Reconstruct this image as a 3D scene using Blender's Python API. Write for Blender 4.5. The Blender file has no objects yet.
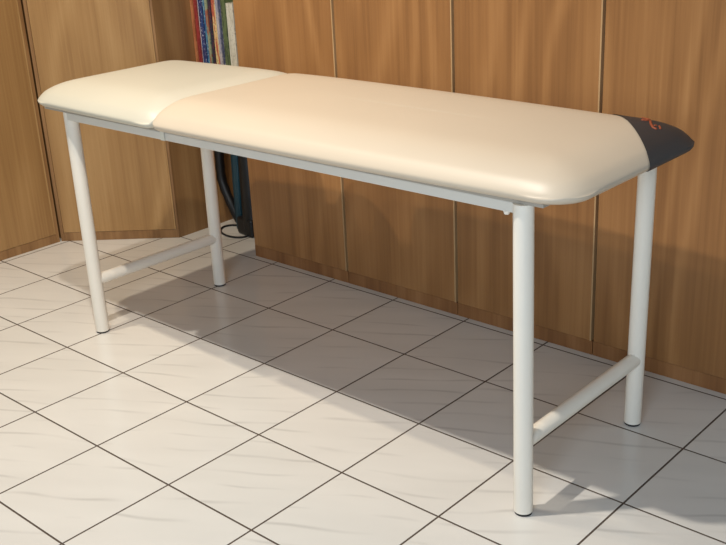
import bpy, bmesh, math, random
from mathutils import Vector, Matrix

S = 0.31                      # one floor tile in metres; layout below is in tile units
C = bpy.context.scene.collection
random.seed(4)

# ------------------------------------------------------------------ helpers
def V(x, y, z=0.0):
    return Vector((x * S, y * S, z * S))

def link(o, parent=None):
    C.objects.link(o)
    if parent is not None:
        o.parent = parent
    return o

def empty(name, loc, rotz=0.0):
    o = bpy.data.objects.new(name, None)
    o.empty_display_size = 0.1
    o.location = loc
    o.rotation_euler = (0, 0, rotz)
    return link(o)

def tag(o, label=None, cat=None, group=None, kind=None):
    if label: o['label'] = label
    if cat: o['category'] = cat
    if group: o['group'] = group
    if kind: o['kind'] = kind
    return o

def obj(name, bm, mat, parent=None, loc=(0, 0, 0), smooth=False, bevel=0.0, segs=2):
    bmesh.ops.recalc_face_normals(bm, faces=bm.faces[:])
    me = bpy.data.meshes.new(name)
    bm.to_mesh(me); bm.free()
    me.materials.append(mat)
    if smooth:
        for p in me.polygons: p.use_smooth = True
    o = bpy.data.objects.new(name, me)
    o.location = loc
    link(o, parent)
    if bevel > 0:
        m = o.modifiers.new('bevel', 'BEVEL')
        m.width = bevel; m.segments = segs; m.limit_method = 'ANGLE'
        m.angle_limit = math.radians(40)
    return o

def add_box(bm, a, b):
    vs = [bm.verts.new(V(x, y, z)) for x in (a[0], b[0]) for y in (a[1], b[1]) for z in (a[2], b[2])]
    for f in ((0, 1, 3, 2), (4, 6, 7, 5), (0, 4, 5, 1), (2, 3, 7, 6), (0, 2, 6, 4), (1, 5, 7, 3)):
        bm.faces.new([vs[i] for i in f])
    return bm

def box(a, b):
    return add_box(bmesh.new(), a, b)

def prism(pts, z0, z1):
    bm = bmesh.new()
    lo = [bm.verts.new(V(x, y, z0)) for x, y in pts]
    hi = [bm.verts.new(V(x, y, z1)) for x, y in pts]
    n = len(pts)
    bm.faces.new(lo[::-1]); bm.faces.new(hi)
    for i in range(n):
        bm.faces.new((lo[i], lo[(i + 1) % n], hi[(i + 1) % n], hi[i]))
    return bm

def add_tube(bm, pts, radii, n=24, cap=True, closed=False):
    """tube through pts (tile units) with a radius at every point"""
    P = [V(*p) for p in pts]
    if not hasattr(radii, '__len__'): radii = [radii] * len(P)
    rings = []
    up = None
    m = len(P)
    for i, p in enumerate(P):
        if closed:
            t = P[(i + 1) % m] - P[i - 1]
        else:
            t = P[min(i + 1, m - 1)] - P[max(i - 1, 0)]
        t.normalize()
        if up is None:
            up = Vector((0, 0, 1)) if abs(t.z) < .9 else Vector((1, 0, 0))
        s = t.cross(up).normalized(); up = s.cross(t).normalized()
        rings.append([bm.verts.new(p + (s * math.cos(a) + up * math.sin(a)) * radii[i] * S)
                      for a in [2 * math.pi * k / n for k in range(n)]])
    for i in range(m if closed else m - 1):
        A, B = rings[i], rings[(i + 1) % m]
        for k in range(n):
            bm.faces.new((A[k], A[(k + 1) % n], B[(k + 1) % n], B[k]))
    if cap and not closed:
        bm.faces.new(rings[0][::-1]); bm.faces.new(rings[-1])
    return bm

def smooth_by_angle(o, deg=40):
    me = o.data
    me.shade_smooth() if hasattr(me, 'shade_smooth') else None
    try:
        me.set_sharp_from_angle(angle=math.radians(deg))
    except Exception:
        pass
    return o

# ------------------------------------------------------------------ node materials
def srgb(r, g, b):
    f = lambda c: (c / 255 / 12.92) if c / 255 <= .04045 else ((c / 255 + .055) / 1.055) ** 2.4
    return (f(r), f(g), f(b), 1)

class NT:
    def __init__(s, name):
        s.m = bpy.data.materials.new(name); s.m.use_nodes = True
        s.t = s.m.node_tree; s.t.nodes.clear()
        s.out = s.n('ShaderNodeOutputMaterial'); s.b = s.n('ShaderNodeBsdfPrincipled')
        s.l(s.b.outputs[0], s.out.inputs[0])
    def n(s, t, **kw):
        x = s.t.nodes.new(t)
        for k, v in kw.items(): setattr(x, k, v)
        return x
    def l(s, a, b): s.t.links.new(a, b)
    def put(s, sock, v):
        if hasattr(v, 'links'): s.l(v, sock)
        else: sock.default_value = v
    def math(s, op, a, b=0.0, clamp=False):
        x = s.n('ShaderNodeMath', operation=op, use_clamp=clamp)
        s.put(x.inputs[0], a); s.put(x.inputs[1], b); return x.outputs[0]
    def mix(s, f, a, b, blend='MIX'):
        x = s.n('ShaderNodeMix', data_type='RGBA', blend_type=blend)
        s.put(x.inputs[0], f); s.put(x.inputs[6], a); s.put(x.inputs[7], b); return x.outputs[2]
    def noise(s, vec, scale=1.0, detail=2.0, rough=.5, w=None):
        x = s.n('ShaderNodeTexNoise')
        if w is not None:
            x.noise_dimensions = '4D'; s.put(x.inputs['W'], w)
        s.l(vec, x.inputs['Vector']); x.inputs['Scale'].default_value = scale
        x.inputs['Detail'].default_value = detail; x.inputs['Roughness'].default_value = rough
        return x.outputs['Fac']
    def vmul(s, v, sc):
        x = s.n('ShaderNodeVectorMath', operation='MULTIPLY'); s.l(v, x.inputs[0]); x.inputs[1].default_value = sc
        return x.outputs[0]
    def ramp(s, f, stops):
        x = s.n('ShaderNodeValToRGB'); s.put(x.inputs[0], f)
        e = x.color_ramp.elements
        while len(e) < len(stops): e.new(.5)
        for k, (p, c) in zip(e, stops): k.position = p; k.color = c
        return x.outputs[0]
    def bump(s, h, strength=.2, dist=.001):
        x = s.n('ShaderNodeBump'); x.inputs['Strength'].default_value = strength
        x.inputs['Distance'].default_value = dist
        s.l(h, x.inputs['Height']); s.l(x.outputs[0], s.b.inputs['Normal'])
    def set(s, **kw):
        for k, v in kw.items():
            s.put(s.b.inputs[k.replace('_', ' ')], v)
        return s.m

def plain(name, col, rough=.5, metal=0.0, vary=.06, scale=30.0):
    t = NT(name)
    tc = t.n('ShaderNodeTexCoord').outputs['Object']
    n = t.noise(tc, scale, 3)
    dark = tuple(c * (1 - vary) for c in col[:3]) + (1,)
    return t.set(Base_Color=t.mix(n, dark, col), Roughness=rough, Metallic=metal)

def beech(name, light, mid, dark, rough=.42):
    t = NT(name)
    tc = t.n('ShaderNodeTexCoord').outputs['Object']
    rnd = t.math('MULTIPLY', t.n('ShaderNodeObjectInfo').outputs['Random'], 37.0)
    # wide vertical boards of slightly differing tone
    board = t.noise(t.vmul(tc, (5.0, 5.0, .12)), 1.0, 1.0, .4, rnd)
    # cathedral rings: a distance field bent by a slow noise, cut by a sine
    bend = t.noise(t.vmul(tc, (2.0, 2.0, .6)), 1.0, 2.0, .45, rnd)
    sep = t.n('ShaderNodeSeparateXYZ'); t.l(tc, sep.inputs[0])
    xy = t.math('ADD', sep.outputs[0], sep.outputs[1])
    ph = t.math('ADD', t.math('MULTIPLY', xy, 30.0), t.math('MULTIPLY', bend, 52.0))
    ring = t.math('MULTIPLY', t.math('ADD', t.math('SINE', ph), 1.0), .5)
    streak = t.noise(t.vmul(tc, (42.0, 42.0, .9)), 1.0, 3.0, .55, rnd)
    pore = t.noise(t.vmul(tc, (330.0, 330.0, 11.0)), 1.0, 2.0, .5, rnd)
    fine = t.noise(t.vmul(tc, (110.0, 110.0, 1.6)), 1.0, 2.0, .5, rnd)
    ring = t.math('POWER', ring, 2.2)
    a = t.math('ADD', t.math('MULTIPLY', ring, .17), t.math('MULTIPLY', streak, .40))
    a = t.math('ADD', a, t.math('MULTIPLY', board, .36))
    a = t.math('ADD', a, t.math('MULTIPLY', fine, .26))
    a = t.math('SUBTRACT', a, .09)
    col = t.ramp(a, [(.24, dark), (.47, mid), (.72, light)])
    pf = t.math('MULTIPLY', t.math('LESS_THAN', pore, .37), .16)
    col = t.mix(pf, col, dark)
    t.bump(pore, .05, .0004)
    return t.set(Base_Color=col, Roughness=rough)

def floor_mat():
    t = NT('marbled white floor tile')
    tc = t.n('ShaderNodeTexCoord').outputs['Object']
    uv = t.vmul(tc, (1 / S, 1 / S, 0))
    sep = t.n('ShaderNodeSeparateXYZ'); t.l(uv, sep.inputs[0])
    fx = t.math('FRACT', sep.outputs[0]); fy = t.math('FRACT', sep.outputs[1])
    edge = t.math('MINIMUM', t.math('MINIMUM', fx, t.math('SUBTRACT', 1.0, fx)),
                  t.math('MINIMUM', fy, t.math('SUBTRACT', 1.0, fy)))
    grout = t.math('LESS_THAN', edge, .0085)
    fl = t.n('ShaderNodeVectorMath', operation='FLOOR'); t.l(uv, fl.inputs[0])
    wn = t.n('ShaderNodeTexWhiteNoise', noise_dimensions='3D'); t.l(fl.outputs[0], wn.inputs[0])
    rot = t.n('ShaderNodeVectorRotate', rotation_type='Z_AXIS'); t.l(uv, rot.inputs['Vector'])
    rot.inputs['Angle'].default_value = math.radians(-30)
    w = t.math('MULTIPLY', wn.outputs['Value'], 60.0)
    sp = t.n('ShaderNodeSeparateXYZ'); t.l(rot.outputs[0], sp.inputs[0])
    warp = t.noise(t.vmul(rot.outputs[0], (.8, 1.2, 1)), 1.0, 1.5, .45, w)
    ph = t.math('ADD', t.math('MULTIPLY', sp.outputs[1], 4.2), t.math('MULTIPLY', warp, 1.7))
    ph = t.math('FRACT', t.math('ADD', ph, w))
    dist = t.math('ABSOLUTE', t.math('SUBTRACT', ph, .5))
    vein = t.math('SUBTRACT', 1.0, t.math('MULTIPLY', dist, 9.0), True)
    w2 = t.math('ADD', w, 17.0)
    msk = t.noise(t.vmul(rot.outputs[0], (1.5, 4.5, 1)), 1.0, 1.0, .5, w2)
    msk = t.math('MULTIPLY', t.math('SUBTRACT', msk, .46), 5.0, True)
    vein = t.math('MULTIPLY', t.math('MULTIPLY', vein, msk), .30)
    soft = t.noise(t.vmul(rot.outputs[0], (.8, 3.0, 1)), 1.0, 2.0, .5, w2)
    base = t.mix(soft, srgb(212, 209, 203), srgb(231, 228, 222))
    base = t.mix(t.math('MULTIPLY', wn.outputs['Value'], .12), base, srgb(205, 200, 190))
    base = t.mix(vein, base, srgb(132, 128, 124))
    col = t.mix(grout, base, srgb(82, 70, 60))
    rough = t.math('ADD', t.math('MULTIPLY', grout, .6), .2)
    t.bump(t.math('MULTIPLY', t.math('MINIMUM', edge, .014), 70.0), .5, .0012)
    return t.set(Base_Color=col, Roughness=rough)

def vinyl(name, col, rough=.42):
    t = NT(name)
    tc = t.n('ShaderNodeTexCoord').outputs['Object']
    big = t.noise(tc, 5.0, 2)
    vo = t.n('ShaderNodeTexVoronoi'); t.l(tc, vo.inputs['Vector']); vo.inputs['Scale'].default_value = 420
    c2 = tuple(c * .95 for c in col[:3]) + (1,)
    t.bump(vo.outputs['Distance'], .08, .0005)
    return t.set(Base_Color=t.mix(big, c2, col), Roughness=rough)

def spine_mat(name, a, b, c, seed):
    """printed paperback spine: ground colour, block panels and broken print marks"""
    t = NT(name)
    tc = t.n('ShaderNodeTexCoord').outputs['Object']
    p1 = t.noise(t.vmul(tc, (85, 1, 12)), 1.0, 2.0, .6, seed * 3.1)
    p2 = t.noise(t.vmul(tc, (210, 1, 95)), 1.0, 2.0, .6, seed * 7.7)
    col = t.mix(t.math('GREATER_THAN', p1, .53), a, b)
    col = t.mix(t.math('MULTIPLY', t.math('GREATER_THAN', p2, .6), .7), col, c)
    return t.set(Base_Color=col, Roughness=.45)

M_floor = floor_mat()
M_beech = beech('beech laminate', srgb(186, 148, 99), srgb(168, 129, 81), srgb(140, 102, 60))
M_beech_right_shade = beech('beech laminate shade tone back row', srgb(176, 128, 79), srgb(156, 109, 63), srgb(126, 84, 45))  # same beech, darkened in colour for the dimmer light on the back row
M_beech_dark = beech('beech laminate darker grain', srgb(170, 131, 86), srgb(150, 111, 70), srgb(122, 87, 52))  # darker beech for carcasses, fillers and panels
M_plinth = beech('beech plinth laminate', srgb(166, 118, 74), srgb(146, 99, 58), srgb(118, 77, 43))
M_edge = beech('pale beech edge band', srgb(200, 164, 120), srgb(188, 152, 108), srgb(168, 132, 92))
M_wall = plain('cream wall paint', srgb(226, 222, 212), .8)
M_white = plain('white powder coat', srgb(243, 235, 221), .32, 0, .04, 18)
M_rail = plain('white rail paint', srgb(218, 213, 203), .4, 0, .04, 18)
M_black = plain('black rubber', srgb(24, 24, 26), .6)
M_hose = plain('black ribbed plastic', srgb(12, 12, 14), .45)  # black lowered further for the niche's deep shadow
M_teal = plain('teal plastic shade tone', srgb(8, 52, 66), .35)  # teal darkened in colour to carry the deep shadow in the niche
M_head = vinyl('pad vinyl pale lit', srgb(205, 200, 184))  # paler pad tone: lighting difference between the pads put into the colour
M_main = vinyl('pad vinyl warm lit', srgb(208, 193, 172))  # warmer tone stands in for the warm lamp light on this pad
M_cover = vinyl('charcoal vinyl', srgb(47, 48, 52), .5)
M_orange = plain('orange print', srgb(150, 72, 40), .6)
M_clear = plain('clear plastic', srgb(225, 222, 208), .2)
M_base = plain('grey base board', srgb(168, 160, 148), .7)

# ------------------------------------------------------------------ setting
def struct(name, bm, m, label=None):
    o = obj(name, bm, m)
    o['kind'] = 'structure'
    return o
struct('floor', box((-3.0, -12, -.12), (16, 3.72, 0)), M_floor)
struct('wall_back', box((-3.0, 3.62, 0), (16, 3.9, 8.2)), M_wall)
struct('wall_left', box((-3.3, -12, 0), (-3.0, 3.9, 8.2)), M_wall)

# ------------------------------------------------------------------ tall cupboards on the right
YF = 2.08           # door front plane
H = 7.0
def cupboard(x0, x1, label, m, base_off=0.0, hatch=True):
    w = x1 - x0
    t = empty('tall_cupboard', V(x0, YF))
    tag(t, label, 'cupboard', 'beech cupboards along the back wall')
    obj('carcass', box((.004, .075, .0), (w - .004, 1.5, H)), M_beech_dark, t)
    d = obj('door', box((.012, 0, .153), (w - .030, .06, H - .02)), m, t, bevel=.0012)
    obj('edge_band', box((w - .030, -.003, .153), (w - .016, .06, H - .02)), M_edge, d)
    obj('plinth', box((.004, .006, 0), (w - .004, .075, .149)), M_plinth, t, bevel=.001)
    return t
cupboard(1.60, 3.235, 'tall beech cupboard right beside the open niche with the books, first of the back row', M_beech_right_shade)
cupboard(3.235, 4.855, 'tall beech cupboard behind the middle of the couch, second along from the book niche', M_beech_right_shade)
cupboard(4.855, 6.515, 'tall beech cupboard behind the near right leg of the couch, third along from the niche', M_beech_right_shade)
cupboard(6.515, 8.25, 'tall beech cupboard behind the black padded corner of the couch, at the right edge', M_beech_right_shade)

# ------------------------------------------------------------------ corner cupboard and left cupboard
A = Vector((-1.08, .92)); B = Vector((.19, 1.97))
ang = math.atan2(B.y - A.y, B.x - A.x)
ln = (B - A).length
t = empty('corner_cupboard', V(A.x, A.y), ang)
tag(t, 'beech corner cupboard with a slanted door behind the head end of the couch', 'cupboard')
inv = Matrix.Rotation(-ang, 2)
def loc2(x, y):
    v = inv @ (Vector((x, y)) - A); return (v.x, v.y)
nrm = Vector((-math.sin(ang), math.cos(ang)))
fr = .075
poly = [(0.0, fr), (ln, fr)] + [loc2(.19, 3.5), loc2(-2.9, 3.5), loc2(-2.9, .99), loc2(-1.06, .99)]
obj('carcass', prism(poly[:1] + poly[1:], 0, H), M_beech_dark, t)
d = obj('door', box((.05, 0, .123), (ln - .055, .06, H - .02)), M_beech, t, bevel=.0012)
obj('edge_band', box((ln - .055, -.002, .123), (ln - .035, .06, H - .02)), M_beech, d)
obj('filler_strip', box((.0, .006, .0), (.044, .075, H)), M_beech_dark, t)
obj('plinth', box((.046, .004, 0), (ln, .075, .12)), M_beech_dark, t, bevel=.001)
# side panel facing the niche
bm = prism([(ln - .03, .0), (ln, .0), loc2(.19, 3.5), loc2(.15, 3.5)], 0, H)
obj('side_panel', bm, M_beech_dark, t)

t = empty('wall_cupboard', V(-1.08, -.72), math.radians(90))
tag(t, 'beech cupboard at the far left edge standing along the left wall', 'cupboard')
w = 1.62
obj('carcass', box((.004, .075, 0), (w, 1.82, H)), M_beech_dark, t)
d = obj('door', box((.012, 0, .123), (w - .07, .06, H - .02)), M_beech, t, bevel=.0012)
obj('edge_band', box((w - .07, -.002, .123), (w - .05, .06, H - .02)), M_beech, d)
obj('filler_strip', box((w - .044, .006, 0), (w, .075, H)), M_beech_dark, t)
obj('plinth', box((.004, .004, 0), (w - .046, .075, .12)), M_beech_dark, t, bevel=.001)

# ------------------------------------------------------------------ open book niche
t = empty('bookcase', V(.2, 2.6))
tag(t, 'open beech bookcase niche between the corner cupboard and the back cupboards', 'bookcase')
obj('back_panel', box((.0, .82, 0), (1.39, .9, H)), M_beech_dark, t)
for z in (2.0, 3.75, 5.3):
    obj('shelf', box((.002, 0, z), (1.39, .82, z + .06)), M_beech, t, bevel=.001)
ZS = 2.063

def book(x, w, h, cols, label, seed, dy=0.0):
    m = spine_mat('book spine print', *[srgb(*c) for c in cols], seed)
    t = empty('paperback_book', V(x + w / 2, 2.565 + dy, ZS))
    tag(t, label, 'book', 'books standing in the niche')
    hw = w / 2 - .003
    # cover wraps the spine and both boards; the page block sits just inside
    bm = bmesh.new()
    add_box(bm, (-hw, 0, 0), (hw, .012, h))
    add_box(bm, (-hw, .012, 0), (-hw + .008, .7, h))
    add_box(bm, (hw - .008, .012, 0), (hw, .7, h))
    obj('cover', bm, m, t)
    obj('page_block', box((-hw + .008, .012, .012), (hw - .008, .69, h - .015)), M_pages, t)
M_pages = plain('book pages', srgb(225, 215, 190), .8)
BK = [
 (.050, 1.16, [(196, 112, 62), (176, 92, 50), (214, 140, 90)], 'thin orange-brown book against the corner cupboard side panel'),
 (.062, 1.16, [(166, 44, 42), (146, 36, 38), (190, 80, 66)], 'red book, second from the left in the niche'),
 (.030, 1.13, [(216, 208, 204), (196, 186, 188), (120, 70, 90)], 'very thin pale book between the red and the navy books'),
 (.075, 1.18, [(44, 50, 108), (24, 66, 140), (196, 204, 226)], 'navy and blue book with white print beside the pale thin book'),
 (.055, 1.15, [(70, 140, 172), (44, 100, 150), (190, 214, 220)], 'light blue book directly right of the navy book'),
 (.045, 1.17, [(176, 90, 62), (150, 160, 120), (60, 110, 104)], 'mixed green and rust book in the middle left of the row'),
 (.050, 1.14, [(34, 42, 66), (60, 44, 62), (150, 60, 60)], 'dark navy book left of the yellow and red comic'),
 (.090, 1.18, [(226, 190, 120), (206, 92, 62), (70, 40, 60)], 'yellow and red comic book with busy dark lettering on its spine'),
 (.050, 1.16, [(188, 178, 178), (150, 150, 170), (90, 90, 120)], 'grey-lilac book right of the yellow and red comic'),
 (.058, 1.15, [(48, 58, 92), (70, 72, 112), (140, 140, 160)], 'slate blue book left of the green one'),
 (.080, 1.17, [(92, 112, 66), (64, 82, 54), (124, 130, 96)], 'olive green book near the right end of the row'),
 (.125, 1.03, [(212, 206, 186), (200, 194, 172), (160, 156, 132)], 'shorter cream book at the right end of the visible row'),
]
x = .197
for i, (w, h, cols, lab) in enumerate(BK):
    w *= 1.07
    cols = [tuple(.78 * c + .22 * sum(k) / 3 for c in k) for k in cols]
    book(x, w, h, cols, lab, i + 1.3, (i * 37 % 5) * .006)
    x += w

# ------------------------------------------------------------------ upright vacuum cleaner in the niche
t = empty('vacuum_cleaner', V(.84, 2.62))
tag(t, 'teal and black upright vacuum cleaner in the niche below the books', 'vacuum cleaner')
bm = bmesh.new()
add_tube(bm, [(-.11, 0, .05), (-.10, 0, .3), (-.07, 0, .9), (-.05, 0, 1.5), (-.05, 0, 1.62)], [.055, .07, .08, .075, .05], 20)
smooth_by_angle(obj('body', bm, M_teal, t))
bm = bmesh.new()
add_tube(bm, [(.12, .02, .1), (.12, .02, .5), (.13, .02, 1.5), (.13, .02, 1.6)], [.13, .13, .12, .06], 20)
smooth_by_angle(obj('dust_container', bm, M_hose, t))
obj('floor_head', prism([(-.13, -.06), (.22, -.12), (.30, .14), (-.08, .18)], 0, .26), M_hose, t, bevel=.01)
bm = bmesh.new()
hp = []
for k in range(17):
    u = k / 16
    hp.append((-.42 - .03 * math.sin(u * 3.1) + .28 * max(0, u - .55) ** 1.4 * 3.0, .02, 1.45 - 1.30 * u))
rr = [.062 + (.006 if k % 2 else 0) for k in range(17)]
add_tube(bm, hp, rr, 16)
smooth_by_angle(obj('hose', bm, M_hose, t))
bm = bmesh.new()
add_tube(bm, [(-.42, .02, 1.45), (-.36, .02, 1.62), (-.2, .02, 1.7), (-.06, 0, 1.62)], .05, 14)
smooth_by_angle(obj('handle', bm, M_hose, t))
bm = bmesh.new()
loop = []
for k in range(36):
    a = 2 * math.pi * k / 36
    loop.append((-.17 + .29 * math.cos(a), -.05 + .19 * math.sin(a) - .05 * math.cos(a), .014))
add_tube(bm, loop, .0135, 10, closed=True)
obj('power_cord', bm, M_black, t, smooth=True)

# ------------------------------------------------------------------ examination couch
couch = empty('examination_couch', V(4.72, .3))
tag(couch, 'cream padded examination couch on white tubular steel legs standing on the tiled floor', 'couch')
OX, OY = 4.72, .3
def L(x, y, z=0): return (x - OX, y - OY, z)
LR = .0725
feet = {'nl': (1.963, -.518), 'fl': (1.985, 1.150), 'nr': (7.466, -.555), 'fr': (7.468, 1.128)}
lean = {'nl': .012, 'fl': .028, 'nr': -.024, 'fr': .014}
ZT = 2.446
for k, (fx, fy) in feet.items():
    bm = bmesh.new()
    add_tube(bm, [L(fx, fy, .02), L(fx + lean[k], fy, ZT)], LR, 32)
    lg = smooth_by_angle(obj('leg', bm, M_white, couch))
    bm = bmesh.new()
    add_tube(bm, [L(fx, fy, 0), L(fx, fy, .022)], [LR * .93, LR * .98], 32)
    obj('foot_cap', bm, M_black, lg)
# end stretchers
for a, b in (('nl', 'fl'), ('nr', 'fr')):
    za, zb = (.605, .60) if a == 'nl' else (.605, .625)
    bm = bmesh.new()
    add_tube(bm, [L(feet[a][0] + lean[a] * .25, feet[a][1], za), L(feet[b][0] + lean[b] * .25, feet[b][1], zb)], .062, 24)
    smooth_by_angle(obj('stretcher', bm, M_white, couch))
# long rails and end rails under the pads
for y in (-.535, 1.14):
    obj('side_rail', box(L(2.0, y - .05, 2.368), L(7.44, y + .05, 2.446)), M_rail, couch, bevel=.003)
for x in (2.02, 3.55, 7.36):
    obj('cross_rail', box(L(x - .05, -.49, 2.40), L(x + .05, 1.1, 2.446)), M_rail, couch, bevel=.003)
bm = bmesh.new()
add_tube(bm, [L(7.31, -.56, 2.345), L(7.31, -.56, 2.37)], [.018, .026], 16)
obj('bolt', bm, M_white, couch)

YC = .30
def bulge(x, y, z):
    tt = (x - 4.6) / 3.25
    k = max(0, 1 - tt * tt)
    return (x, YC + (y - YC) * (1 + .075 * k), z + (.022 * k * min(1, max(0, (z - 2.537) / .172))))

EZ, ET = 2.537, .172                  # height of the widest line of a pad and the rise above it
UNDER = [(.13, 2.478), (.07, 2.480), (.035, 2.489), (.014, 2.505), (.004, 2.520)]
INSET = [0, .003, .008, .015, .025, .038, .055, .075, .10, .13, .165, .205, .25, .30, .36, .43, .51, .60, .70, .82]
def crown(x, y, d, box4, split):
    """top surface: broad roll-over on the free sides, tight one along the seam between the pads"""
    x0, x1, y0, y1 = box4
    ux0 = .20 + (x - x0) / .15 if split == 0 else (x - x0) / .52
    ux1 = .24 + (x1 - x) / .50 if split == 1 else (x1 - x) / .52
    ux = min(ux0, ux1)
    uy = min((y - y0) / .52, (y1 - y) / .52)
    g = (max(0, 1 - ux) ** 4 + max(0, 1 - uy) ** 4) ** .25
    u = max(0, 1 - min(1, g))
    h = .80 * (1 - (1 - u) ** 2.7) + .20 * min(1, (u * 7) ** .5)
    return EZ + ET * h + .012 * min(1, max(0, d) / .8)
def pad_mesh(x0, x1, y0, y1, radii, split):
    """cushion: rounded rectangle rings, each inset a little more; radii = corners (x0y0, x1y0, x1y1, x0y1)"""
    bm = bmesh.new()
    rings = []
    hw = (y1 - y0) / 2
    for d, zz in UNDER + [(q, None) for q in INSET] + [(hw - .02, None)]:
        ring = []
        cs = [(x0, y0, 180), (x1, y0, 270), (x1, y1, 0), (x0, y1, 90)]
        pts = []
        for (cx, cy, a0), r in zip(cs, radii):
            rd = max(r - d * .8, .012)
            sx = 1 if cx == x0 else -1
            sy = 1 if cy == y0 else -1
            ox = cx + sx * (d + rd); oy = cy + sy * (d + rd)
            for k in range(11):
                a = math.radians(a0 + 90 * k / 10)
                pts.append((ox + rd * math.cos(a), oy + rd * math.sin(a)))
        # subdivide the straight stretches
        full = []
        n = len(pts)
        for i in range(n):
            p, q = pts[i], pts[(i + 1) % n]
            full.append(p)
            if i % 11 == 10:
                for k in range(1, 30):
                    u = k / 30
                    full.append((p[0] + (q[0] - p[0]) * u, p[1] + (q[1] - p[1]) * u))
        for px, py in full:
            z = zz if zz is not None else crown(px, py, d, (x0, x1, y0, y1), split)
            X, Y, Z = bulge(px, py, z)
            ring.append(bm.verts.new(V(*L(X, Y, Z))))
        rings.append(ring)
    n = len(rings[0])
    for a, b in zip(rings, rings[1:]):
        for k in range(n):
            bm.faces.new((a[k], a[(k + 1) % n], b[(k + 1) % n], b[k]))
    bm.faces.new(rings[0][::-1]); bm.faces.new(rings[-1])
    bmesh.ops.recalc_face_normals(bm, faces=bm.faces[:])
    return bm

PY0, PY1 = -.66, 1.29
HEAD = (1.44, 3.545, PY0, PY1, (.28, .10, .50, .40), 1)
MAIN = (3.555, 7.865, PY0, PY1, (.10, .28, .26, .48), 0)
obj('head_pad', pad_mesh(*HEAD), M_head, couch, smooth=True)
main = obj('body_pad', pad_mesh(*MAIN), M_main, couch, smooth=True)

# charcoal cover over the far right corner: the pad's own surface, 2 mm proud, cut along a slant
CUT_A, CUT_B = Vector((7.10, 1.20)), Vector((7.86, .40))
bm = pad_mesh(*MAIN)
bm.normal_update()
for v in bm.verts: v.co += v.normal * .0022
dirc = (CUT_B - CUT_A).normalized()
nn = Vector((-dirc.y, dirc.x, 0))
if nn.x < 0: nn = -nn
bmesh.ops.bisect_plane(bm, geom=bm.verts[:] + bm.edges[:] + bm.faces[:], plane_co=V(*L(CUT_A.x, CUT_A.y, 2.6)),
                       plane_no=nn, clear_inner=True)
cov = obj('corner_cover', bm, M_cover, couch, smooth=True)
cov['label'] = 'charcoal vinyl corner cover with an orange emblem'

def top_z(x, y):
    d = min(7.865 - x, PY1 - y)
    return bulge(x, y, crown(x, y, d, MAIN[:4], 0))[2]
strokes = [([(7.435, 1.073), (7.473, 1.057), (7.518, 1.026)], .014),
           ([(7.431, 1.105), (7.484, 1.083), (7.532, 1.015), (7.539, .962), (7.506, .931)], .013),
           ([(7.551, .988), (7.601, .905), (7.643, .856), (7.675, .857)], .013),
           ([(7.627, .902), (7.640, .925)], .011),
           ([(7.650, .940), (7.668, .922), (7.684, .895)], .011)]
bm = bmesh.new()
for pts, hw in strokes:
    fine = []
    for (a, b) in zip(pts, pts[1:]):
        for k in range(6): fine.append((a[0] + (b[0] - a[0]) * k / 6, a[1] + (b[1] - a[1]) * k / 6))
    fine.append(pts[-1])
    add_tube(bm, [L(x, y, top_z(x, y) + .007) for x, y in fine], [hw * .5] + [hw * .8] * (len(fine) - 2) + [hw * .4], 10)
obj('emblem', bm, M_orange, cov, smooth=True)

for xa, xb in ((1.62, 3.535), (3.565, 7.62)):
    obj('base_board', box(L(xa, -.592, 2.446), L(xb, 1.20, 2.479)), M_base, couch, bevel=.002)

# clear tab hanging at the hinge between the two pads
tab = obj('hinge_tab', box(L(3.545, -.60, 2.372), L(3.595, -.592, 2.484)), M_clear, couch)

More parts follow.
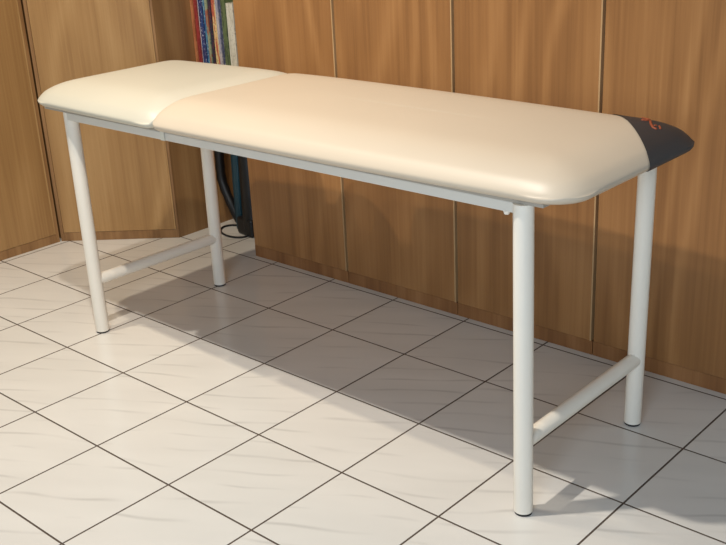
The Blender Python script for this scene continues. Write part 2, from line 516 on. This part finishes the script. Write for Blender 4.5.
# ------------------------------------------------------------------ light
def area(name, loc, target, size, power, col, shape='DISK'):
    l = bpy.data.lights.new(name, 'AREA'); l.energy = power; l.size = size; l.color = col; l.shape = shape
    o = bpy.data.objects.new(name, l); o.location = loc
    o.rotation_euler = (Vector(target) - Vector(loc)).to_track_quat('-Z', 'Y').to_euler()
    link(o); return o
def spot(name, loc, target, power, col, angle, rad):
    l = bpy.data.lights.new(name, 'SPOT'); l.energy = power; l.color = col
    l.spot_size = math.radians(angle); l.spot_blend = 1.0; l.shadow_soft_size = rad
    o = bpy.data.objects.new(name, l); o.location = loc
    o.rotation_euler = (Vector(target) - Vector(loc)).to_track_quat('-Z', 'Y').to_euler()
    link(o); return o
# three lamps of one ceiling bar
spot('ceiling_lamp_right', V(5.45, -2.6, 9.0), V(6.1, -2.6, 0), 172, (1.0, .93, .83), 135, .03)
spot('ceiling_lamp_middle', V(3.5, -2.05, 9.0), V(1.6, -1.2, 0), 38, (1.0, .87, .68), 150, .03)
spot('ceiling_lamp_left', V(1.6, -2.05, 9.0), V(-.8, .6, 1.8), 105, (1.0, .87, .68), 140, .03)
area('window_daylight', V(11.5, -9.5, 5.0), V(7.0, .0, 1.4), 1.3, 58, (.72, .86, 1.0), 'SQUARE')

w = bpy.data.worlds.new('room ambience'); bpy.context.scene.world = w
w.use_nodes = True
bg = w.node_tree.nodes['Background']
bg.inputs[0].default_value = (.85, .92, 1.0, 1); bg.inputs[1].default_value = .14

# ------------------------------------------------------------------ camera
f, cx, cy, yaw, pitch, roll, X, Y, Z = (1034.03425, 363.0, 272.5, -.749617685, .372376042, -.0507829647, 11.1527146, -6.16002307, 4.59213158)
fw = Vector((math.cos(pitch) * math.sin(yaw), math.cos(pitch) * math.cos(yaw), -math.sin(pitch)))
r = Vector((math.cos(yaw), -math.sin(yaw), 0)); u = r.cross(fw)
c, s = math.cos(roll), math.sin(roll)
r2 = c * r + s * u; u2 = -s * r + c * u
cam = bpy.data.cameras.new('camera'); cam.sensor_width = 36; cam.lens = f / 726 * 36
co = bpy.data.objects.new('camera', cam)
m = Matrix((r2, u2, -fw)).transposed().to_4x4(); m.translation = V(X, Y, Z)
co.matrix_world = m
link(co)
sc = bpy.context.scene
sc.camera = co
sc.view_settings.view_transform = 'Standard'
sc.view_settings.look = 'None'
sc.view_settings.exposure = 0.0
